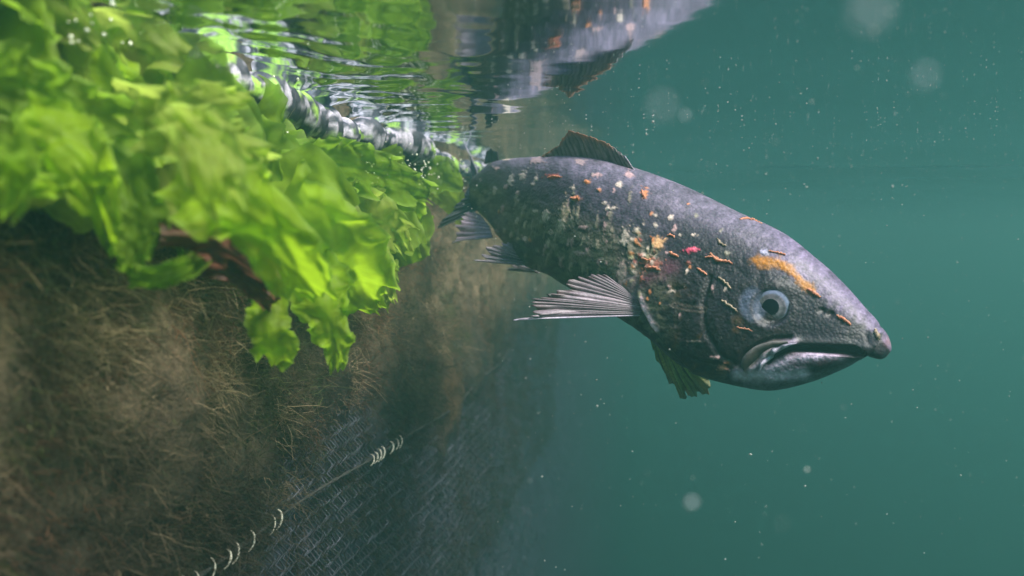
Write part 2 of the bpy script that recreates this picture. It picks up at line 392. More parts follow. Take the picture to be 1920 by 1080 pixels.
# colour (skin, wounds and growth, plus a lit back and shaded head painted in)
def mixc(c, col, k): k = np.clip(k, 0, 1)[..., None]; return c * (1 - k) + np.array(col) * k
h = np.clip(np.broadcast_to(ca, PX.shape) * .5 + .5, 0, 1)          # 1 back, 0 belly
n1, n2, n3 = fb(PX / 30, PY / 30, 0, 121), fb(PX / 9, PY / 9, 0, 131), fb(PX / 3.5, PY / 3.5, 0, 141, 2)
c = np.ones(PX.shape + (3,)) * np.array([.098, .100, .076])
c = mixc(c, (.062, .085, .048), sst(.50, .30, h) * .8 * sst(1300, 1100, PX))
c = mixc(c, (.17, .16, .13), sst(.50, .66, fb(PX / 8, PY / 20, 0, 161, 4)) * sst(1240, 1180, PX) * sst(.15, .3, h) * .7)
c = mixc(c, (.046, .042, .058), sst(.52, .74, h + .25 * (n1 - .5)))
c = mixc(c, (.12, .112, .15), sst(.84, .95, h + .10 * (n1 - .5)) * .8)  # light from above painted as a paler band along the back
hd = sst(1230, 1290, PX)
c = mixc(c, (.008, .006, .009), hd * .97 * sst(.88, .74, h))  # sides of head and snout painted dark as shade below the crown
c = mixc(c, (.095, .060, .022), hd * sst(.5, .7, n1) * sst(.6, .4, h) * sst(1500, 1400, PX))
c = mixc(c, (.012, .012, .019), sst(1440, 1520, PX) * sst(.93, .80, h))
c = mixc(c, (.13, .115, .175), sst(1400, 1500, PX) * sst(.80, .93, h + .12 * (n2 - .5)) * .9)  # lit upper edge of the snout put into the colour
c = mixc(c, (.15, .16, .19), sst(.18, .08, h) * sst(1330, 1400, PX))
c = c * (.3 + 1.4 * n2[..., None]) * (.6 + .8 * n3[..., None])
c = mixc(c, (.008, .007, .012), sst(.52, .64, fb(PX / 12, PY / 9, 0, 151, 4)) * sst(1560, 1440, PX) * sst(.85, .7, h) * .8)
# jaws
c = c * (1 - .45 * hd * sst(.92, .80, h))[..., None]  # head sides darkened further, more shade in the colour
c = mixc(c, (.70, .63, .80), g(lolip, 8) * .9 * (.4 + n2) * sst(1600, 1560, PX)); c = mixc(c, (.70, .63, .80), g(dline(PX, PY, [(1385, 702), (1440, 706), (1505, 700)])[0], 11) * .85 * (.5 + n2))
c = mixc(c, (.60, .54, .68), g(mx1, 5) * .8); c = mixc(c, (.32, .29, .27), g(mx3, 13) * .7); c = mixc(c, (.10, .04, .055), g(dline(PX, PY, [(1540, 680), (1570, 676)])[0], 7) * .5)
c = mixc(c, (.012, .008, .012), mouth); c = mixc(c, (.006, .005, .008), g(mx2, 4.5) * .9)  # mouth slit and jaw groove painted dark to look open and deep
c = mixc(c, (.13, .14, .15), g(uplip, 5) * .35)
# blue-grey ring of skin behind the eye, ochre fungus over it
c = mixc(c, (.075, .095, .14), sst(30, 20, np.hypot((PX - 1412), (PY - 570) / 1.25)) * .8)
c = mixc(c, (.02, .02, .03), g(de - 36, 4) * .8)
c = mixc(c, (.02, .018, .02), g(nos, 6))
fun, tf = dline(PX, PY, [(1424, 490), (1455, 492), (1482, 503), (1500, 525), (1522, 545)])
fk = sst(19, 3, fun * (1 + 1.4 * (n2 - .5)) * (1 + .9 * tf)); c = mixc(c, (.36, .165, .012), fk * (.35 + .8 * n3)); ins -= .0003 * fk
# opercle edge, red gill tissue
c = mixc(c, (.80, .66, .74), g(dline(PX, PY, [(1203, 556), (1214, 585), (1232, 618)])[0], 5.5)); c = mixc(c, (.20, .17, .18), g(dline(PX, PY, [(1180, 520), (1190, 560)])[0], 17) * .8)
c = mixc(c, (.085, .03, .05), g(dline(PX, PY, [(1215, 520), (1240, 510), (1260, 500)])[0], 16) * .7)
c = mixc(c, (.008, .007, .01), g(dline(PX, PY, [(1250, 469), (1275, 461), (1305, 455)])[0], 4))
c = mixc(c, (.15, .13, .11), g(dline(PX, PY, [(1265, 571), (1290, 578), (1320, 581)])[0] - 4, 1.6) * .7)
# pale scrapes and ulcers
sc_r = np.random.default_rng(3)
W_, O_, K_ = (.52, .48, .42), (.50, .24, .12), (.40, .30, .30)
spots = [(958,337,5,9,W_),(980,331,6,9,W_),(930,316,7,4,K_),(928,357,4,8,W_),(950,298,9,3,W_),(1006,301,14,6,(.26,.21,.22)),(1023,403,7,13,W_),(1061,397,9,20,(.6,.5,.38)),
 (1054,420,6,10,W_),(1078,372,8,5,O_),(1074,353,4,4,W_),(1160,346,7,5,W_),(1087,303,9,6,(.30,.25,.26)),(1208,364,6,10,O_),(1171,446,7,16,W_),(1182,481,5,6,(.5,.5,.32)),
 (1234,457,11,12,(.62,.42,.24)),(1206,479,8,5,W_),(1220,494,20,10,(.42,.19,.15)),(1028,455,4,6,W_),(1052,490,4,9,K_),(971,413,3,6,W_),(984,422,3,7,W_),(1085,475,9,5,K_),
 (1093,427,8,3,K_),(1039,331,14,4,(.25,.08,.06)),(1134,381,5,3,W_),(1167,512,10,22,(.42,.36,.33)),(943,390,4,7,K_),(1100,340,5,4,O_),(1180,327,7,6,K_),(1119,327,9,4,K_),
 (1150,390,5,3,W_),(1230,422,4,4,W_),(1000,346,4,3,W_),(1072,411,3,5,W_),(1298,468,13,4.5,(.60,.13,.20)),(1260,545,5,3,W_),(1300,440,4,3,W_),(1275,440,3,3,W_),
 (1357,690,9,7,(.45,.26,.2)),(1434,473,9,5,(.36,.38,.5)),(1470,560,0.1,0.1,W_),(1340,670,9,3,K_),(1310,640,12,3,(.2,.19,.17))]
for i in range(46):
    spots.append((sc_r.normal(1205, 26), sc_r.normal(485, 30), sc_r.uniform(1.5, 5), sc_r.uniform(2, 7), [W_, O_, (.30, .12, .10), (.34, .33, .22)][sc_r.integers(4)]))
    spots.append((sc_r.uniform(930, 1190), sc_r.uniform(370, 520), sc_r.uniform(1.5, 4.5), sc_r.uniform(4, 15), [(.30, .28, .22), (.20, .19, .15), K_][sc_r.integers(3)]))
for i in range(60):
    spots.append((sc_r.uniform(900, 1380), sc_r.uniform(300, 640), sc_r.uniform(1.5, 4.5), sc_r.uniform(2, 6), [W_, K_, O_, (.2, .2, .16)][sc_r.integers(4)]))
for (x, y, a, b_, cc) in spots:
    wob = 1 + .9 * (vn(PX / 4, PY / 4, 0, int(x)) - .5) + .6 * (vn(PX / 1.7, PY / 1.7, 0, int(y)) - .5)
    k = sst(1.15, .6, np.hypot((PX - x - (PY - y) * -.15) / a, (PY - y) / b_) * wob)
    c = mixc(c, cc, k * .85); ins -= .0006 * k
c = mixc(c, (.30, .20, .22), g(np.hypot(PX - 1668, PY - 640), 10) * .5); c = mixc(c, (.02, .02, .025), g(np.hypot(PX - 1640, PY - 655), 16) * .7)
lum = c.mean(-1, keepdims=True); c = c * 1.0 + (c - lum) * .25; c = c * np.array([1.08, .97, .94]); c = np.clip(c, .003, .9)
nearP = flank(1, ins); farP = flank(-1, ins)
ring = np.concatenate([nearP, farP[:, -2:0:-1]], 1); cring = np.concatenate([c, c[:, -2:0:-1]], 1)
NR = ring.shape[1]; nQ = len(q)
Vb = np.concatenate([ring.reshape(-1, 3), ring[0].mean(0)[None], ring[-1].mean(0)[None]])
Cb = np.concatenate([cring.reshape(-1, 3), cring[0, :1], cring[-1, :1]])
fc = gridf(nQ, NR, True)
j = np.arange(0, NR - 1, 2)
cap0 = np.stack([np.full_like(j, nQ * NR), (j + 2) % NR, j + 1, j], -1); cap1 = np.stack([np.full_like(j, nQ * NR + 1), j, j + 1, (j + 2) % NR], -1) 
cap1[:, 1:] += (nQ - 1) * NR
fish = tag(empty('salmon', mid[270]), 'scarred grey salmon with hooked snout and sore pitted skin hanging just under the surface', 'fish')
skin = surf('salmon_skin', None, .5, spec=.28, var=.3, vscale=420, bump=.35, bdist=.0005, bscale=1300, coat=.08)
_n = skin.node_tree; _b = _n.nodes['Principled BSDF']; _b.inputs['Coat Roughness'].default_value = .3
_v = nd(_n, 'ShaderNodeTexVoronoi', Scale=480.0); _tc = nd(_n, 'ShaderNodeTexCoord'); _n.links.new(_tc.outputs['Object'], _v.inputs['Vector'])
_bp = nd(_n, 'ShaderNodeBump', Strength=.55, Distance=.0006, invert=True); _n.links.new(_v.outputs['Distance'], _bp.inputs['Height'])
_old = _b.inputs['Normal'].links[0].from_socket; _n.links.new(_old, _bp.inputs['Normal']); _n.links.new(_bp.outputs[0], _b.inputs['Normal'])
bo = mesh('body', Vb, np.concatenate([fc, cap0, cap1]), skin, fish, col=Cb)

# eye
def at_flank(px, py, lift=0):
    d_ = np.hypot(PX - px, PY - py); i, k = np.unravel_index(np.argmin(d_), d_.shape)
    return nearP[i, k] + nearv[i] * lift, nearv[i], i, k
ec, en, ei, ek = at_flank(EX, EY)
view = -ec / np.linalg.norm(ec); 
en = en * .6 + (np.array([0, 0, -H]) - ec) / np.linalg.norm(ec) * .6; en /= np.linalg.norm(en)
def dome(c0, n, r, hgt, prof, cols, name, mat, parent, rows=24, segs=48, ax=1.0):
    u = np.cross(n, [0, 0, 1]); u /= np.linalg.norm(u); w_ = np.cross(u, n)
    rr = np.linspace(0, 1, rows)[:, None]; th = (np.arange(segs) * 2 * math.pi / segs)[None]
    v = c0 + (rr * r * np.cos(th))[..., None] * u * ax + (rr * r * np.sin(th))[..., None] * w_ + (hgt * prof(rr) + 0 * th)[..., None] * n
    cc = cols(rr + 0 * th, th + 0 * rr)
    return mesh(name, v, gridf(rows, segs, True), mat, parent, col=cc)
eyem = surf('eye_iris', None, .2, spec=.5, var=.3, vscale=700, bump=.15, coat=.8)
er = 33 / F * .60
def iris(rr, th):
    n = fb(np.cos(th) * 3 * (1 + rr), np.sin(th) * 3 * (1 + rr), 2, 8, 3)[..., None]
    c = np.ones(rr.shape + (3,)) * np.array([.15, .13, .15]) * (.1 + 1.7 * n)
    c = mixc(c, (.30, .28, .30), g(rr - .47, .05) * .8 * (.4 + n[..., 0])); c = mixc(c, (.05, .05, .07), g(rr - .66, .05) * .6 * sst(0, -.6, np.cos(th)))
    c = mixc(c, (.20, .24, .36), sst(.72, .82, rr) * (.5 + .5 * n[..., 0])); return mixc(c, (.015, .015, .02), sst(.93, 1, rr))
eye = dome(ec - en * .0006, en, er, .0024, lambda r: 1 - r ** 2.4, iris, 'eye', eyem, fish)
dome(ec + en * .0014 + np.array([-.0006, 0, .0006]), en, er * .45, .0004, lambda r: 1 - r ** 2, lambda rr, th: np.ones(rr.shape + (3,)) * np.array([.006, .006, .014]), 'pupil', surf('eye_pupil', None, .3, spec=.1, var=.1, bump=0), eye, rows=8)

jawm = surf('jaw_skin', None, .6, spec=.3, var=.35, vscale=500, bump=.5, bdist=.0004, bscale=1500)
# maxilla: flat bones lying over the corner of the mouth
def plate(name, pts, wpx, cols, thick=.0016, lift=.0004):
    k = np.linspace(0, 1, 40); kk = np.linspace(0, 1, len(pts)); X_ = spline(kk, [p[0] for p in pts], k); Y_ = spline(kk, [p[1] for p in pts], k)
    dx, dy = np.gradient(X_), np.gradient(Y_); ln = np.hypot(dx, dy); dx, dy = dx / ln, dy / ln
    wv = np.interp(k, np.linspace(0, 1, len(wpx)), wpx) * np.sin(np.linspace(.12, math.pi - .12, 40)) ** .45
    th = np.arange(18) * 2 * math.pi / 18; V_ = np.zeros((40, 18, 3))
    for i in range(40):
        c0, n0, _, _ = at_flank(X_[i], Y_[i]); sc_ = c0[1] / F; sdv = np.array([-dy[i], 0, -dx[i]]) * wv[i] * sc_
        n0 = n0 * .8 + np.array([0, -.6, 0])
        V_[i] = c0 + np.cos(th)[:, None] * sdv + (np.sin(th) * thick + lift)[:, None] * n0
    for _ in range(3): V_[1:-1] = (V_[:-2] + 2 * V_[1:-1] + V_[2:]) / 4
    n = fb(np.arange(40)[:, None] / 5, np.cos(th)[None] + 3, 0, 55)
    c_ = np.ones(V_.shape) * np.array(cols[0]); c_ = mixc(c_, cols[1], sst(.2, .9, np.cos(th))[None] + 0 * n) * (.6 + .8 * n[..., None])
    return mesh(name, V_, gridf(40, 18, True), jawm, fish, col=c_)
plate('jaw_bone', [(1482, 640), (1450, 646), (1420, 660), (1402, 678), (1398, 694)], [4, 8, 11, 12, 8], ((.05, .042, .034), (.11, .10, .095)))
plate('maxilla', [(1496, 642), (1474, 647), (1452, 658), (1436, 675), (1424, 695)], [2.5, 5, 6, 6, 4], ((.40, .36, .45), (.12, .11, .14)), .0020, .0010)

# fins
finm = surf('fin_skin', None, .4, spec=.5, var=.3, vscale=500, bump=.5, bdist=.0004, bscale=1500, coat=.05, trans=.35)
FRAY = [1.0]
def fin(name, basep, tipp, parent, col, col2, nray=12, corr=.0012, ragged=.12, seed=0, nl=34, curve=0, tipcol=None, lead=(.42, .38, .46)):
    """basep, tipp: lists of (px,py,Y); rays run from the base to the outer edge"""
    r = np.random.default_rng(seed); b0 = np.array([P(*p) for p in basep]); t0 = np.array([P(*p) for p in tipp])
    ns = nray * 8 + 1; u = np.linspace(0, 1, ns)
    bp_ = np.stack([np.interp(u, np.linspace(0, 1, len(b0)), b0[:, k]) for k in range(3)], -1)
    tp_ = np.stack([np.interp(u, np.linspace(0, 1, len(t0)), t0[:, k]) for k in range(3)], -1)
    ph = u * nray + 1.1 * (fb(u * nray * .55, 0, 0, seed + 31, 2) - .5); rag = ragged * (vn(ph * 1.0, 0, 0, seed + 5)) + ragged * .9 * np.abs((ph % 1) - .5) * 2 * vn(np.floor(ph), 3, 0, seed + 6)
    rag = (rag + FRAY[0] * .12 * sst(.62, .85, fb(u * nray * .8, 7, 0, seed + 40, 2)) + .05 * FRAY[0] * vn(ph * 3.3, 0, 0, seed + 41)) * sst(0, .05, u)
    l = np.linspace(0, 1, nl)[None]; L_ = l * (1 - rag[:, None])
    ray = np.cos(ph * 2 * math.pi)[:, None] * (.35 + 1.1 * vn(ph * .8, 2, 0, seed + 60))[:, None] + .4 * np.cos(ph * 4 * math.pi)[:, None] * sst(.35, .7, l)
    nrm = np.cross(tp_ - bp_, np.gradient(bp_ + tp_, axis=0)); nrm /= np.linalg.norm(nrm, axis=1)[:, None] + 1e-9
    v = bp_[:, None] * (1 - L_[..., None]) + tp_[:, None] * L_[..., None]
    v = v + nrm[:, None] * ((corr * ray * (.3 + l) + curve * l ** 2 + corr * 1.5 * (fb(u * 7, 0, 0, seed)[:, None] - .5) * l * 2)[..., None])
    bend = (fb(ph[:, None] * .45, l * 1.6, 0, seed + 50, 3) - .5) * 2; side_ = np.gradient(bp_ + tp_, axis=0); side_ /= np.linalg.norm(side_, axis=1)[:, None] + 1e-9
    span = np.linalg.norm(tp_ - bp_, axis=1)[:, None] * l ** 2
    v = v + side_[:, None] * (bend * span * .07 * sst(0, .1, u)[:, None])[..., None] + nrm[:, None] * (bend * span * .10)[..., None]
    n = fb(u[:, None] * 40, l * 3, 0, seed + 2)
    c = mixc(np.ones(v.shape) * np.array(col), col2, sst(.2, -.7, ray + .8 * (n - .5)))
    c = mixc(c, lead, sst(.035, .0, u)[:, None] * .9 + 0 * l)
    c = c * (.5 + n[..., None])
    if tipcol is not None: c = mixc(c, tipcol, sst(.72, 1.0, l + .5 * (n - .5)) * sst(.1, .2, u)[:, None])
    o = mesh(name, v, gridf(ns, nl), finm, parent, col=np.clip(c, .005, 1))
    sm = o.modifiers.new('thickness', 'SOLIDIFY'); sm.thickness = .0007; sm.offset = 0
    return o
FRAY[0] = .3
fin('dorsal_fin', [(1192, 322, .686), (1150, 306, .702), (1105, 300, .722), (1062, 296, .745), (1030, 298, .762)],
    [(1172, 296, .690), (1140, 268, .702), (1105, 252, .715), (1066, 242, .735), (1046, 272, .75), (1016, 292, .765)], fish, (.24, .19, .20), (.12, .10, .11), 17, .0005, .03, 3, tipcol=(.36, .17, .10), lead=(.45, .4, .5))
FRAY[0] = 1.0
fin('adipose_fin', [(936, 304, .89), (922, 304, .90), (908, 308, .91)], [(932, 284, .89), (920, 277, .90), (912, 283, .91)], fish, (.05, .05, .07), (.04, .04, .05), 4, .0004, .05, 4, lead=(.06, .06, .08))
fin('caudal_fin', [(897, 328, .945), (897, 360, .948), (896, 394, .95)],
    [(880, 276, 1.0), (880, 302, .98), (882, 335, .965), (868, 368, .95), (840, 398, .94), (808, 438, .93)], fish, (.06, .06, .075), (.03, .032, .04), 14, .0009, .10, 5)
fin('anal_fin', [(925, 446, .872), (918, 425, .885), (900, 402, .90)], [(846, 455, .88), (848, 425, .885), (862, 400, .90), (884, 396, .91)], fish, (.5, .38, .46), (.28, .21, .26), 8, .001, .14, 6)
pel = fin('pelvic_fin', [(1002, 500, .775), (992, 488, .778), (980, 478, .78)], [(888, 489, .765), (890, 474, .765), (912, 456, .77), (948, 450, .778), (972, 458, .78)], fish, (.55, .44, .52), (.20, .16, .20), 9, .0012, .16, 7)
fin('pelvic_fin', [(1012, 512, .86), (1000, 506, .862)], [(950, 506, .88), (958, 494, .88), (980, 488, .875)], fish, (.4, .33, .38), (.16, .14, .16), 6, .001, .15, 17)
fin('pectoral_fin', [(1203, 592, .618), (1202, 580, .618), (1196, 566, .620), (1186, 556, .622)],
    [(965, 598, .600), (966, 584, .602), (974, 566, .606), (992, 552, .610), (1022, 532, .616), (1056, 517, .622), (1090, 504, .626), (1128, 506, .630), (1150, 522, .634)],
    fish, (.42, .34, .39), (.22, .17, .20), 17, .0010, .13, 8, curve=.004, tipcol=(.16, .11, .12), lead=(.8, .7, .88))
fin('pectoral_fin', [(1212, 606, .652), (1226, 618, .648), (1242, 632, .645), (1258, 650, .642)],
    [(1224, 650, .665), (1248, 708, .685), (1282, 744, .69), (1300, 760, .69), (1318, 756, .69), (1334, 744, .688), (1333, 706, .68), (1304, 686, .67)],
    fish, (.42, .42, .12), (.13, .12, .05), 10, .0017, .14, 9, tipcol=(.30, .29, .16), lead=(.3, .3, .1))

# small worms and grains clinging to the fish: each a thing of its own
wm = surf('worm_skin', (.46, .17, .085), .45, var=.35, vscale=900, bump=.4, bscale=2500, sub=.3)
wm2 = surf('pale_worm_skin', (.26, .19, .12), .5, var=.35, vscale=900, bump=.4, bscale=2500)
def worm(pts, label, r=.0011, mat=wm, cat='worm', name='clinging_worm'):
    p3 = []
    for (x, y) in pts:
        p, n, i, k = at_flank(x, y); p3.append(p + n * (r * .6))
    p3 = np.array(p3); kk = np.linspace(0, 1, 14); pt = np.stack([np.interp(kk, np.linspace(0, 1, len(p3)), p3[:, a]) for a in range(3)], -1)
    pt[1:-1] = (pt[:-2] + pt[1:-1] * 2 + pt[2:]) / 4
    wr = np.random.default_rng(int(pts[0][0] * 7 + pts[0][1])); pt[1:-1] += wr.normal(0, .00028, (12, 3)); r = r * wr.uniform(.55, .95)
    rad = r * (np.sin(np.linspace(.35, math.pi - .35, 14)) ** .6) * (1 + .16 * np.sin(np.arange(14) * 2.4) + .5 * (wr.random(14) - .4)) * np.linspace(wr.uniform(.6, 1.2), wr.uniform(.6, 1.2), 14)
    v, f = tubes([pt], [rad], 8); nv = len(v)
    v = np.concatenate([v, pt[:1], pt[-1:]]); j = np.arange(0, 8, 2)
    f = np.concatenate([f, np.stack([np.full_like(j, nv), (j + 2) % 8, j + 1, j], -1), np.stack([np.full_like(j, nv + 1), j + nv - 8, j + 1 + nv - 8, (j + 2) % 8 + nv - 8], -1)])
    o = mesh(name, v, f, mat); return tag(o, label, cat, 'small orange worms clinging to the salmon')
worm([(1388, 411), (1404, 410), (1411, 413)], 'thin orange worm on the salmon\'s nape, nearer the dorsal fin of the two there')
worm([(1410, 410), (1420, 413), (1430, 419)], 'orange worm on the crown of the salmon, at the outline above the cheek')
worm([(1443, 470), (1458, 472), (1474, 478)], 'short orange worm just above the ochre fungus patch', .0013)
worm([(1324, 482), (1338, 480), (1350, 487)], 'stubby orange worm crossing another one on the cheek behind the eye', .0014)
worm([(1332, 475), (1348, 487), (1358, 489), (1374, 494)], 'longest orange worm, lying across the cheek behind the eye', .0013)
worm([(1345, 445), (1350, 454), (1362, 461)], 'small bent tan worm high on the gill cover, upright among the cheek worms', .0011, wm2)
worm([(1307, 502), (1316, 508), (1326, 516)], 'thin reddish worm below the pink sore on the gill cover', .0009)
worm([(1257, 473), (1265, 476), (1275, 480)], 'red and orange worm just under the black slit of the gill cover', .0014)
worm([(1222, 500), (1232, 503), (1241, 507)], 'pale orange worm at the lower edge of the sore behind the gill cover', .0012)
worm([(1205, 483), (1216, 488), (1228, 487)], 'orange worm across the top of the sore behind the gill cover', .0012)
worm([(1252, 441), (1259, 441), (1266, 444)], 'tiny orange worm above the large white ulcer', .0010)
worm([(1515, 541), (1526, 549), (1539, 556)], 'pinkish worm hanging from the lower tip of the ochre fungus patch', .0014)
worm([(1570, 591), (1580, 597), (1596, 609)], 'orange worm on the side of the snout beyond the nostril', .0015)
worm([(1641, 618), (1645, 628), (1648, 636)], 'pale worm on the knob at the tip of the snout', .0016, wm2)
worm([(1382, 612), (1398, 615), (1412, 621)], 'thin pale pink worm under the eye', .0010)
worm([(1348, 517), (1358, 526), (1372, 540)], 'dull olive worm slanting towards the back of the eye', .0012, wm2)
worm([(1353, 563), (1368, 572), (1385, 583)], 'dull brownish worm level with the eye, just behind it', .0012, wm2)
worm([(1070, 371), (1078, 373), (1086, 371)], 'short orange worm on the middle of the flank under the dorsal fin', .0014)
worm([(1027, 333), (1040, 331), (1054, 332)], 'long rusty worm lying lengthwise below the rear of the dorsal fin', .0011)
worm([(1204, 356), (1207, 364), (1212, 372)], 'upright orange worm on the shoulder in front of the dorsal fin', .0012)

# ------------------------------------------------------------------ sea lettuce
lm, lnt, lb = new_mat('sea_lettuce'); L = lnt.links.new
at = nd(lnt, 'ShaderNodeAttribute', attribute_name='col'); tc = nd(lnt, 'ShaderNodeTexCoord')
nz = nd(lnt, 'ShaderNodeTexNoise', Scale=70.0, Detail=4.0); L(tc.outputs['Object'], nz.inputs['Vector'])
mr = nd(lnt, 'ShaderNodeMapRange'); mr.inputs[1].default_value = .3; mr.inputs[2].default_value = .7; mr.inputs[3].default_value = .75; mr.inputs[4].default_value = 1.2; L(nz.outputs[0], mr.inputs[0])
mx = nd(lnt, 'ShaderNodeVectorMath', operation='MULTIPLY'); L(at.outputs['Color'], mx.inputs[0]); L(mr.outputs[0], mx.inputs[1])
L(mx.outputs[0], lb.inputs['Base Color']); lb.inputs['Roughness'].default_value = .55; lb.inputs['Specular IOR Level'].default_value = .3
n2 = nd(lnt, 'ShaderNodeTexNoise', Scale=260.0, Detail=3.0); L(tc.outputs['Object'], n2.inputs['Vector'])
bp = nd(lnt, 'ShaderNodeBump', Strength=.35, Distance=.001); L(n2.outputs[0], bp.inputs['Height']); L(bp.outputs[0], lb.inputs['Normal'])
trn = nd(lnt, 'ShaderNodeBsdfTranslucent'); L(mx.outputs[0], trn.inputs[0]); L(bp.outputs[0], trn.inputs['Normal'])
msh = nd(lnt, 'ShaderNodeMixShader'); msh.inputs[0].default_value = .7; L(lb.outputs[0], msh.inputs[1]); L(trn.outputs[0], msh.inputs[2]); tpn = nd(lnt, 'ShaderNodeBsdfTransparent'); tpn.inputs[0].default_value = (.85, 1, .6, 1); ms2 = nd(lnt, 'ShaderNodeMixShader'); ms2.inputs[0].default_value = .2
L(msh.outputs[0], ms2.inputs[1]); L(tpn.outputs[0], ms2.inputs[2]); L(ms2.outputs[0], lnt.nodes['Material Output'].inputs[0])

def blade(spine, seed, ruffle=.006, lobes=5, nu=70, nv=37, green=(.30, .62, .05), rag=.35, world=None):
    """spine: (px, py, out from the net, half width in px). A ruffled sheet; returns v, f, c"""
    r = np.random.default_rng(seed)
    if world is None:
        pts = []
        for (x, y, o_, wd) in spine:
            o_ = o_ + (.022 if x > 250 else .002)
            s, zz = wall_at(x, y, o_); p = wall(s, zz, o_); pts.append((*p, wd / F * p[1]))
        pts = np.array(pts)
    else: pts = np.array(world)
    u = np.linspace(0, 1, nu); k = np.linspace(0, 1, len(pts))
    sp = np.stack([spline(k, pts[:, a], u) for a in range(4)], -1); p, wd = sp[:, :3], np.abs(sp[:, 3])
    t = np.gradient(p, axis=0); t /= np.linalg.norm(t, axis=1)[:, None] + 1e-9
    vw = p - np.array([0, 0, -H]); vw /= np.linalg.norm(vw, axis=1)[:, None]
    if world is not None: vw = vw + r.normal(0, .5, 3)
    sd_ = np.cross(t, vw); sd_ /= np.linalg.norm(sd_, axis=1)[:, None] + 1e-9
    nn = np.cross(sd_, t)
    v = np.linspace(-1, 1, nv)[None]; U = u[:, None]
    edge = 1 + rag * 2 * (np.where(v > 0, fb(U * lobes * 1.5, 0, 0, seed + 1, 5), fb(U * lobes * 1.5, 5, 0, seed + 2, 5)) - .5) - .10 * (np.where(v > 0, vn(U * lobes * 11, 1, 0, seed), vn(U * lobes * 11, 2, 0, seed)))
    tipn = 1 - rag * .5 * fb((v + 1) * lobes * .8, 0, 0, seed + 3, 3) * sst(.5, 1, U)
    across = v * wd[:, None] * edge
    fr_ = lobes * 2.2
    a_ = np.abs(v) ** 2.6
    ruf = ruffle * (a_ * (2.6 * (fb(U * fr_, v * 1.3, 0, seed + 4, 3) - .5) + .5 * np.sin(U * fr_ * 2.6 + 3 * fb(U * 4, v, 0, seed, 2) * 4)) + 1.6 * (fb(U * 3, v * 1.2, 0, seed + 6, 3) - .5))
    al = p[:, None] + t[:, None] * ((tipn - 1) * .02 + .35 * ruffle * a_ * np.cos(U * fr_ * 2.6 + seed))[..., None]
    V = al + sd_[:, None] * across[..., None] + nn[:, None] * ruf[..., None]
    V[..., 2] = np.minimum(V[..., 2], -.0015)
    n = fb(U * 5, v * 2, 0, seed + 9, 3)
    c = np.ones(V.shape) * np.array(green) * (.65 + .7 * n[..., None])
    c = mixc(c, (.40, .60, .10), sst(.86, 1, np.abs(v)) * .6 + 0 * U)
    return V.reshape(-1, 3), gridf(nu, nv), np.clip(c, 0, 1).reshape(-1, 3)
G1, G2, G3 = (.34, .52, .016), (.22, .37, .02), (.38, .48, .07)
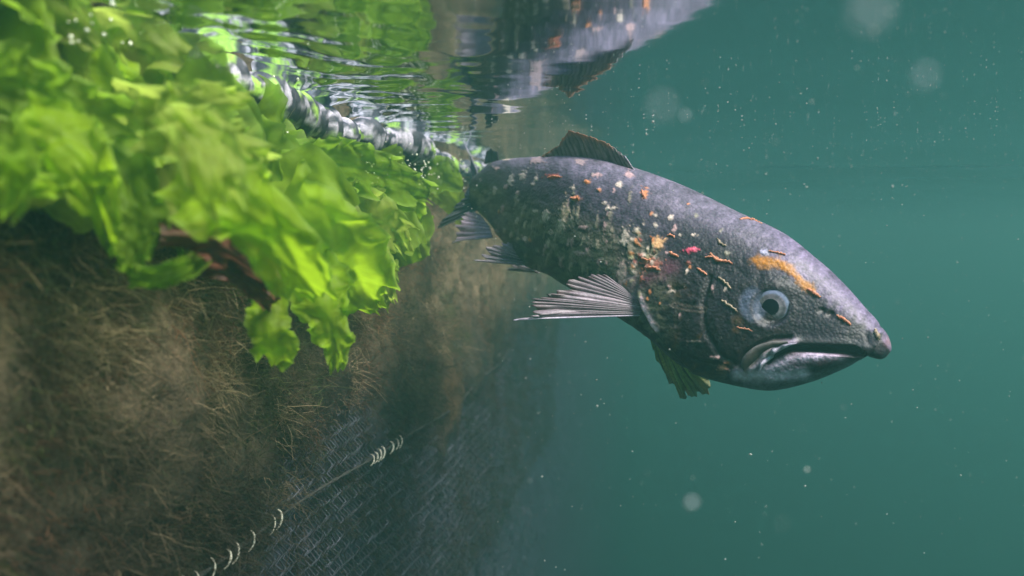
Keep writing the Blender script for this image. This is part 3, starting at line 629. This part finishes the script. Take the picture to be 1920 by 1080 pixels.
fronds = [
 ([(480, 500, .03, 26), (500, 560, .05, 36), (505, 620, .055, 42), (520, 660, .055, 44), (512, 690, .05, 12)], .004, 5, G1, 'long green frond hanging straight down with a torn two pointed tip over the brown algae'),
 ([(560, 470, .04, 60), (600, 550, .06, 62), (620, 610, .065, 42), (632, 660, .065, 26), (628, 700, .06, 7)], .007, 6, G1, 'green frond narrowing to the lowest single point of all the weed'),
 ([(520, 380, .05, 90), (600, 430, .06, 90), (660, 500, .06, 76), (690, 560, .05, 40), (712, 585, .05, 10)], .010, 5, G1, 'broad ruffled green frond spreading down towards the fish\'s pelvic fin'),
 ([(330, 300, .06, 90), (420, 360, .08, 95), (500, 430, .09, 70), (560, 510, .09, 55), (600, 560, .08, 20)], .012, 4, G1, 'wide bright green sheet draped over the red brown hollow in the middle of the weed'),
 ([(230, 290, .05, 60), (250, 380, .06, 60), (250, 450, .06, 45), (240, 520, .06, 20)], .010, 4, G2, 'dark green frond curling beside the black gap between weed sheets'),
 ([(240, 520, .05, 22), (300, 520, .055, 24), (350, 500, .055, 24), (380, 480, .05, 10)], .006, 5, G2, 'small scalloped green frond curling under the dark hollow'),
 ([(40, 230, .04, 70), (110, 260, .05, 80), (160, 320, .06, 60), (190, 400, .06, 40), (205, 470, .05, 10)], .012, 4, G1, 'big smooth green sheet folding down at the near end of the weed'),
 ([(-60, 300, .03, 60), (10, 330, .04, 50), (60, 345, .05, 30), (110, 352, .05, 8)], .008, 4, G1, 'green frond with a yellow lit rim arching over the brown algae nearest the camera'),
 ([(-20, 150, .03, 70), (60, 170, .04, 70), (150, 200, .05, 60), (240, 230, .05, 40)], .010, 4, G2, 'olive green sheet close under the surface at the near end'),
 ([(200, 190, .03, 40), (300, 200, .05, 45), (390, 195, .06, 38), (470, 185, .06, 12)], .008, 5, G3, 'pale green tongue of weed lying just under the bright ripples'),
 ([(260, 240, .04, 50), (360, 250, .06, 60), (440, 290, .07, 50), (520, 320, .07, 20)], .012, 5, G3, 'curly pale green frond above the widest sheet'),
 ([(560, 300, .03, 50), (640, 310, .04, 50), (720, 330, .045, 45), (800, 360, .04, 20)], .010, 6, G2, 'frilly green frond reaching along the waterline towards the tail'),
 ([(620, 380, .03, 50), (690, 400, .04, 55), (740, 430, .045, 40), (765, 470, .04, 12)], .012, 7, G3, 'crinkled pale green frond hanging left of the tail fin'),
 ([(740, 330, .01, 30), (762, 380, .015, 34), (770, 430, .015, 26), (762, 470, .01, 10)], .010, 6, G1, 'bright green tuft just beneath the lower tail lobe'),
 ([(670, 470, .03, 40), (705, 500, .04, 40), (722, 540, .04, 26), (735, 575, .035, 8)], .010, 7, G3, 'feathery pale green frond at the weed\'s far lower corner'),
 ([(330, 200, .08, 40), (380, 270, .09, 55), (400, 340, .10, 45), (430, 400, .09, 15)], .012, 5, G3, 'upright green ruffle standing out farthest from the net'),
 ([(0, 240, .07, 45), (30, 300, .08, 45), (20, 370, .07, 30), (0, 420, .06, 10)], .008, 3, G2, 'blurred green blade at the extreme near edge of the weed'),
]
gmade = 'sea lettuce fronds on the net'
for i, (spn, ruf, lob, g_, lab) in enumerate(fronds):
    v, f, c = blade(spn, 200 + i * 13, ruf, lob, green=g_, rag=.34, nu=110, nv=49)
    tag(mesh('sea_lettuce', v, f, lm, col=c), lab, 'seaweed', gmade)
# the bed of small fronds they grow from
V, Fc, Cc, off = [], [], [], 0
r = np.random.default_rng(77); n = 0
bnd_x = [0, 200, 300, 420, 520, 640, 760, 830, 860]; bnd_y = [330, 400, 420, 460, 500, 540, 460, 430, 380]
while n < 170:
    px, py = r.uniform(-80, 868), r.uniform(-40, 560)
    top_y = 440 - (1250 - px) * .373 + np.interp(px, [100, 260, 340, 480, 600, 760, 850], [0, 15, 75, 95, 85, 60, 25]); lo_y = np.interp(px, bnd_x, bnd_y)
    if py < top_y or py > lo_y + r.normal(0, 14): continue
    s, zz = wall_at(px, py, .01); p = wall(s, zz, .008)
    if s > 1.35 or s < .12: continue
    Ln = r.uniform(.045, .085) * (.8 + .4 * s) * (.65 if px < 260 else 1); d = nR * r.uniform(.2, .5) + dS * r.normal(0, .5) + np.array([0, 0, r.uniform(-1.0, .25)]); d /= np.linalg.norm(d)
    g2 = np.array([0, 0, -1.]); pts = []
    for k in range(4):
        a = k / 3; q_ = p + d * Ln * a + g2 * Ln * .55 * a * a; pts.append((*q_, Ln * r.uniform(.35, .65) * (1 - .7 * a ** 2)))
    tx, ty = px_of(np.array([q_]))
    if ty[0] > np.interp(tx[0], bnd_x, bnd_y) + 45: continue
    g_ = [G1, G2, G3][r.integers(3)]
    v, f, c = blade(None, int(r.integers(1e6)), Ln * .11, 1.6, nu=34, nv=21, green=np.array(g_) * r.uniform(.7, 1.05), rag=.28, world=pts)
    V.append(v); Fc.append(f + off); Cc.append(c); off += len(v); n += 1
tag(mesh('seaweed_bed', np.concatenate(V), np.concatenate(Fc), lm, col=np.concatenate(Cc)), 'dense bed of small bright green sea lettuce below the waterline', kind='stuff')
# maroon weed in the hollow
rm = surf('red_weed', None, .45, var=.35, vscale=120, bump=.5, bscale=500, trans=.3)
for i, (spn, lab) in enumerate([([(300, 440, .05, 26), (370, 445, .06, 34), (430, 470, .06, 30), (500, 520, .06, 24), (530, 560, .06, 8)], 'maroon seaweed sheet in the hollow under the widest green sheet'),
                                ([(360, 500, .05, 20), (440, 510, .055, 24), (500, 560, .055, 22), (530, 590, .05, 8)], 'smaller rust brown seaweed sheet beside the long hanging green frond')]):
    v, f, c = blade(spn, 900 + i, .006, 4, green=(.20, .06, .03), rag=.3)
    tag(mesh('red_seaweed', v, f, rm, col=np.ones_like(c) * np.array([.13, .05, .03])), lab, 'seaweed')

# ------------------------------------------------------------------ floating bits and bubbles
r = np.random.default_rng(11)
ico_v = []; ph = (1 + 5 ** .5) / 2
for a in (-1, 1):
    for b in (-ph, ph): ico_v += [(0, a, b), (a, b, 0), (b, 0, a)]
ico_v = np.array(ico_v) / math.hypot(1, ph)
from itertools import combinations
ico_f = np.array([t for t in combinations(range(12), 3) if all(np.linalg.norm(ico_v[a] - ico_v[b]) < 1.1 for a, b in combinations(t, 2))])
ico_f = np.array([t if np.dot(np.cross(ico_v[t[1]] - ico_v[t[0]], ico_v[t[2]] - ico_v[t[0]]), ico_v[t[0]]) > 0 else (t[0], t[2], t[1]) for t in ico_f])
def grains(pos, size, jit=.35, stretch=1.6, seed=0):
    rr = np.random.default_rng(seed); n = len(pos)
    sc_ = rr.uniform(.6, stretch, (n, 1, 3)) * np.asarray(size)[:, None, None]
    v = pos[:, None] + ico_v[None] * sc_ * (1 + jit * rr.normal(0, .4, (n, 12, 1)))
    return v.reshape(-1, 3), (ico_f[None] + np.arange(n)[:, None, None] * 12).reshape(-1, 3)
fleck = surf('pale_fleck', (.55, .56, .52), .7, var=.1, bump=0, trans=.4)
n = 4600; pos = np.stack([r.uniform(-.05, 1.15, n), r.uniform(.16, 1.7, n), -r.uniform(.0, 1, n) ** 3 * .45 - .002], -1)
pos[:, 0] *= .3 + .62 * pos[:, 1]
v, f = grains(pos, r.uniform(.00014, .0005, n) * (.5 + .5 * sst(.3, .8, pos[:, 1])) * (1 + (r.random(n) > .96) * 1.2), seed=3)
tag(mesh('suspended_flecks', v, f, fleck), 'pale flecks of debris drifting in the teal water', kind='stuff')
for i, (x, y, Y, rad, lab) in enumerate([(1632, 18, .075, .0012, 'largest out of focus pale blob floating near the top of the water'),
        (1734, 142, .11, .0009, 'round out of focus blob floating below the largest one'), (1240, 198, .10, .0008, 'faint blurred blob floating beside the dorsal fin\'s mirror image'),
        (1297, 942, .17, .0009, 'faint blurred blob floating low in the water below the snout'), (1285, 216, .2, .0008, 'small warm blurred speck next to the faint blob by the dorsal fin')]):
    p = P(x, y, Y); v = p + ico_v * rad
    o = mesh('floating_particle', v, ico_f, None); sm = o.modifiers.new('round', 'SUBSURF'); sm.levels = sm.render_levels = 2
    bm_, bnt, bb = (bpy.data.materials.get('jelly_speck'), None, None) if bpy.data.materials.get('jelly_speck') else new_mat('jelly_speck')
    if bb: bb.inputs['Base Color'].default_value = (.8, .8, .85, 1); bb.inputs['Alpha'].default_value = .3; bb.inputs['Roughness'].default_value = .8
    o.data.materials.append(bm_); tag(o, lab, 'particle', 'out of focus particles near the camera')
bub = surf('bubble_shine', (.80, .82, .62), .08, spec=1, var=.1, bump=0, coat=1)
pos = []
for (cx, cy, sx, sy, k) in [(800, 325, 40, 16, 110), (495, 268, 14, 10, 26), (690, 345, 30, 20, 30), (150, 60, 40, 20, 22), (560, 85, 14, 22, 14), (600, 300, 60, 14, 24), (740, 300, 50, 12, 40)]:
    for _ in range(k):
        s, zz = wall_at(r.normal(cx, sx), r.normal(cy, sy), .03); pos.append(wall(s, min(zz, -.003), .03 + r.uniform(-.01, .01)))
pos = np.array(pos); v, f = grains(pos, r.uniform(.0005, .0013, len(pos)), .1, 1.2, 5)
tag(mesh('air_bubbles', v, f, bub), 'tiny glinting air bubbles caught in the weed at the waterline', kind='stuff')

# coiled rope at the waterline, sky glints painted into its flecks and ragged shape
fr_ = tag(empty('glint_rope', wall(.6, -.01, .02)), 'coiled rope at the waterline with painted pale glints, seen through the ripples above the weed', 'rope')
sF = np.linspace(.40, 1.22, 360); zF = -.016 + .005 * np.sin(sF * 17) ; rF = .013 * (1 + 1.5 * (fb(sF * 42, 0, 0, 66) - .5)) * (1 - .35 * sst(.8, 1.2, sF))
th = np.arange(28) * 2 * math.pi / 28
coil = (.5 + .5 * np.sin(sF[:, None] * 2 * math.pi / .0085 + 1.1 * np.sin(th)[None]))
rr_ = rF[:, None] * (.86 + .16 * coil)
ctr = wall(sF, zF, .016)
v = ctr[:, None] + (rr_ * np.cos(th))[..., None] * nR + (rr_ * np.sin(th))[..., None] * np.array([0, 0, 1.])
nn_ = fb(sF[:, None] * 130, np.sin(th)[None] * 2.5 + 4, np.cos(th)[None] * 2, 67, 3)
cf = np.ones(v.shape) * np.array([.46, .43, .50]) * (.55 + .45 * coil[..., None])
cf = mixc(cf, (.03, .03, .045), sst(.44, .50, nn_)); cf = mixc(cf, (.25, .42, .06), sst(.60, .66, fb(sF[:, None] * 60, np.sin(th)[None] + 9, 0, 68, 3)))  # dark breaks between pale flecks painted as glints; green is weed
mesh('core', v, gridf(360, 28, True), surf('glint_rope_fibre', None, .6, var=.35, vscale=600, bump=.5, bdist=.0008, bscale=1200), fr_, col=cf)
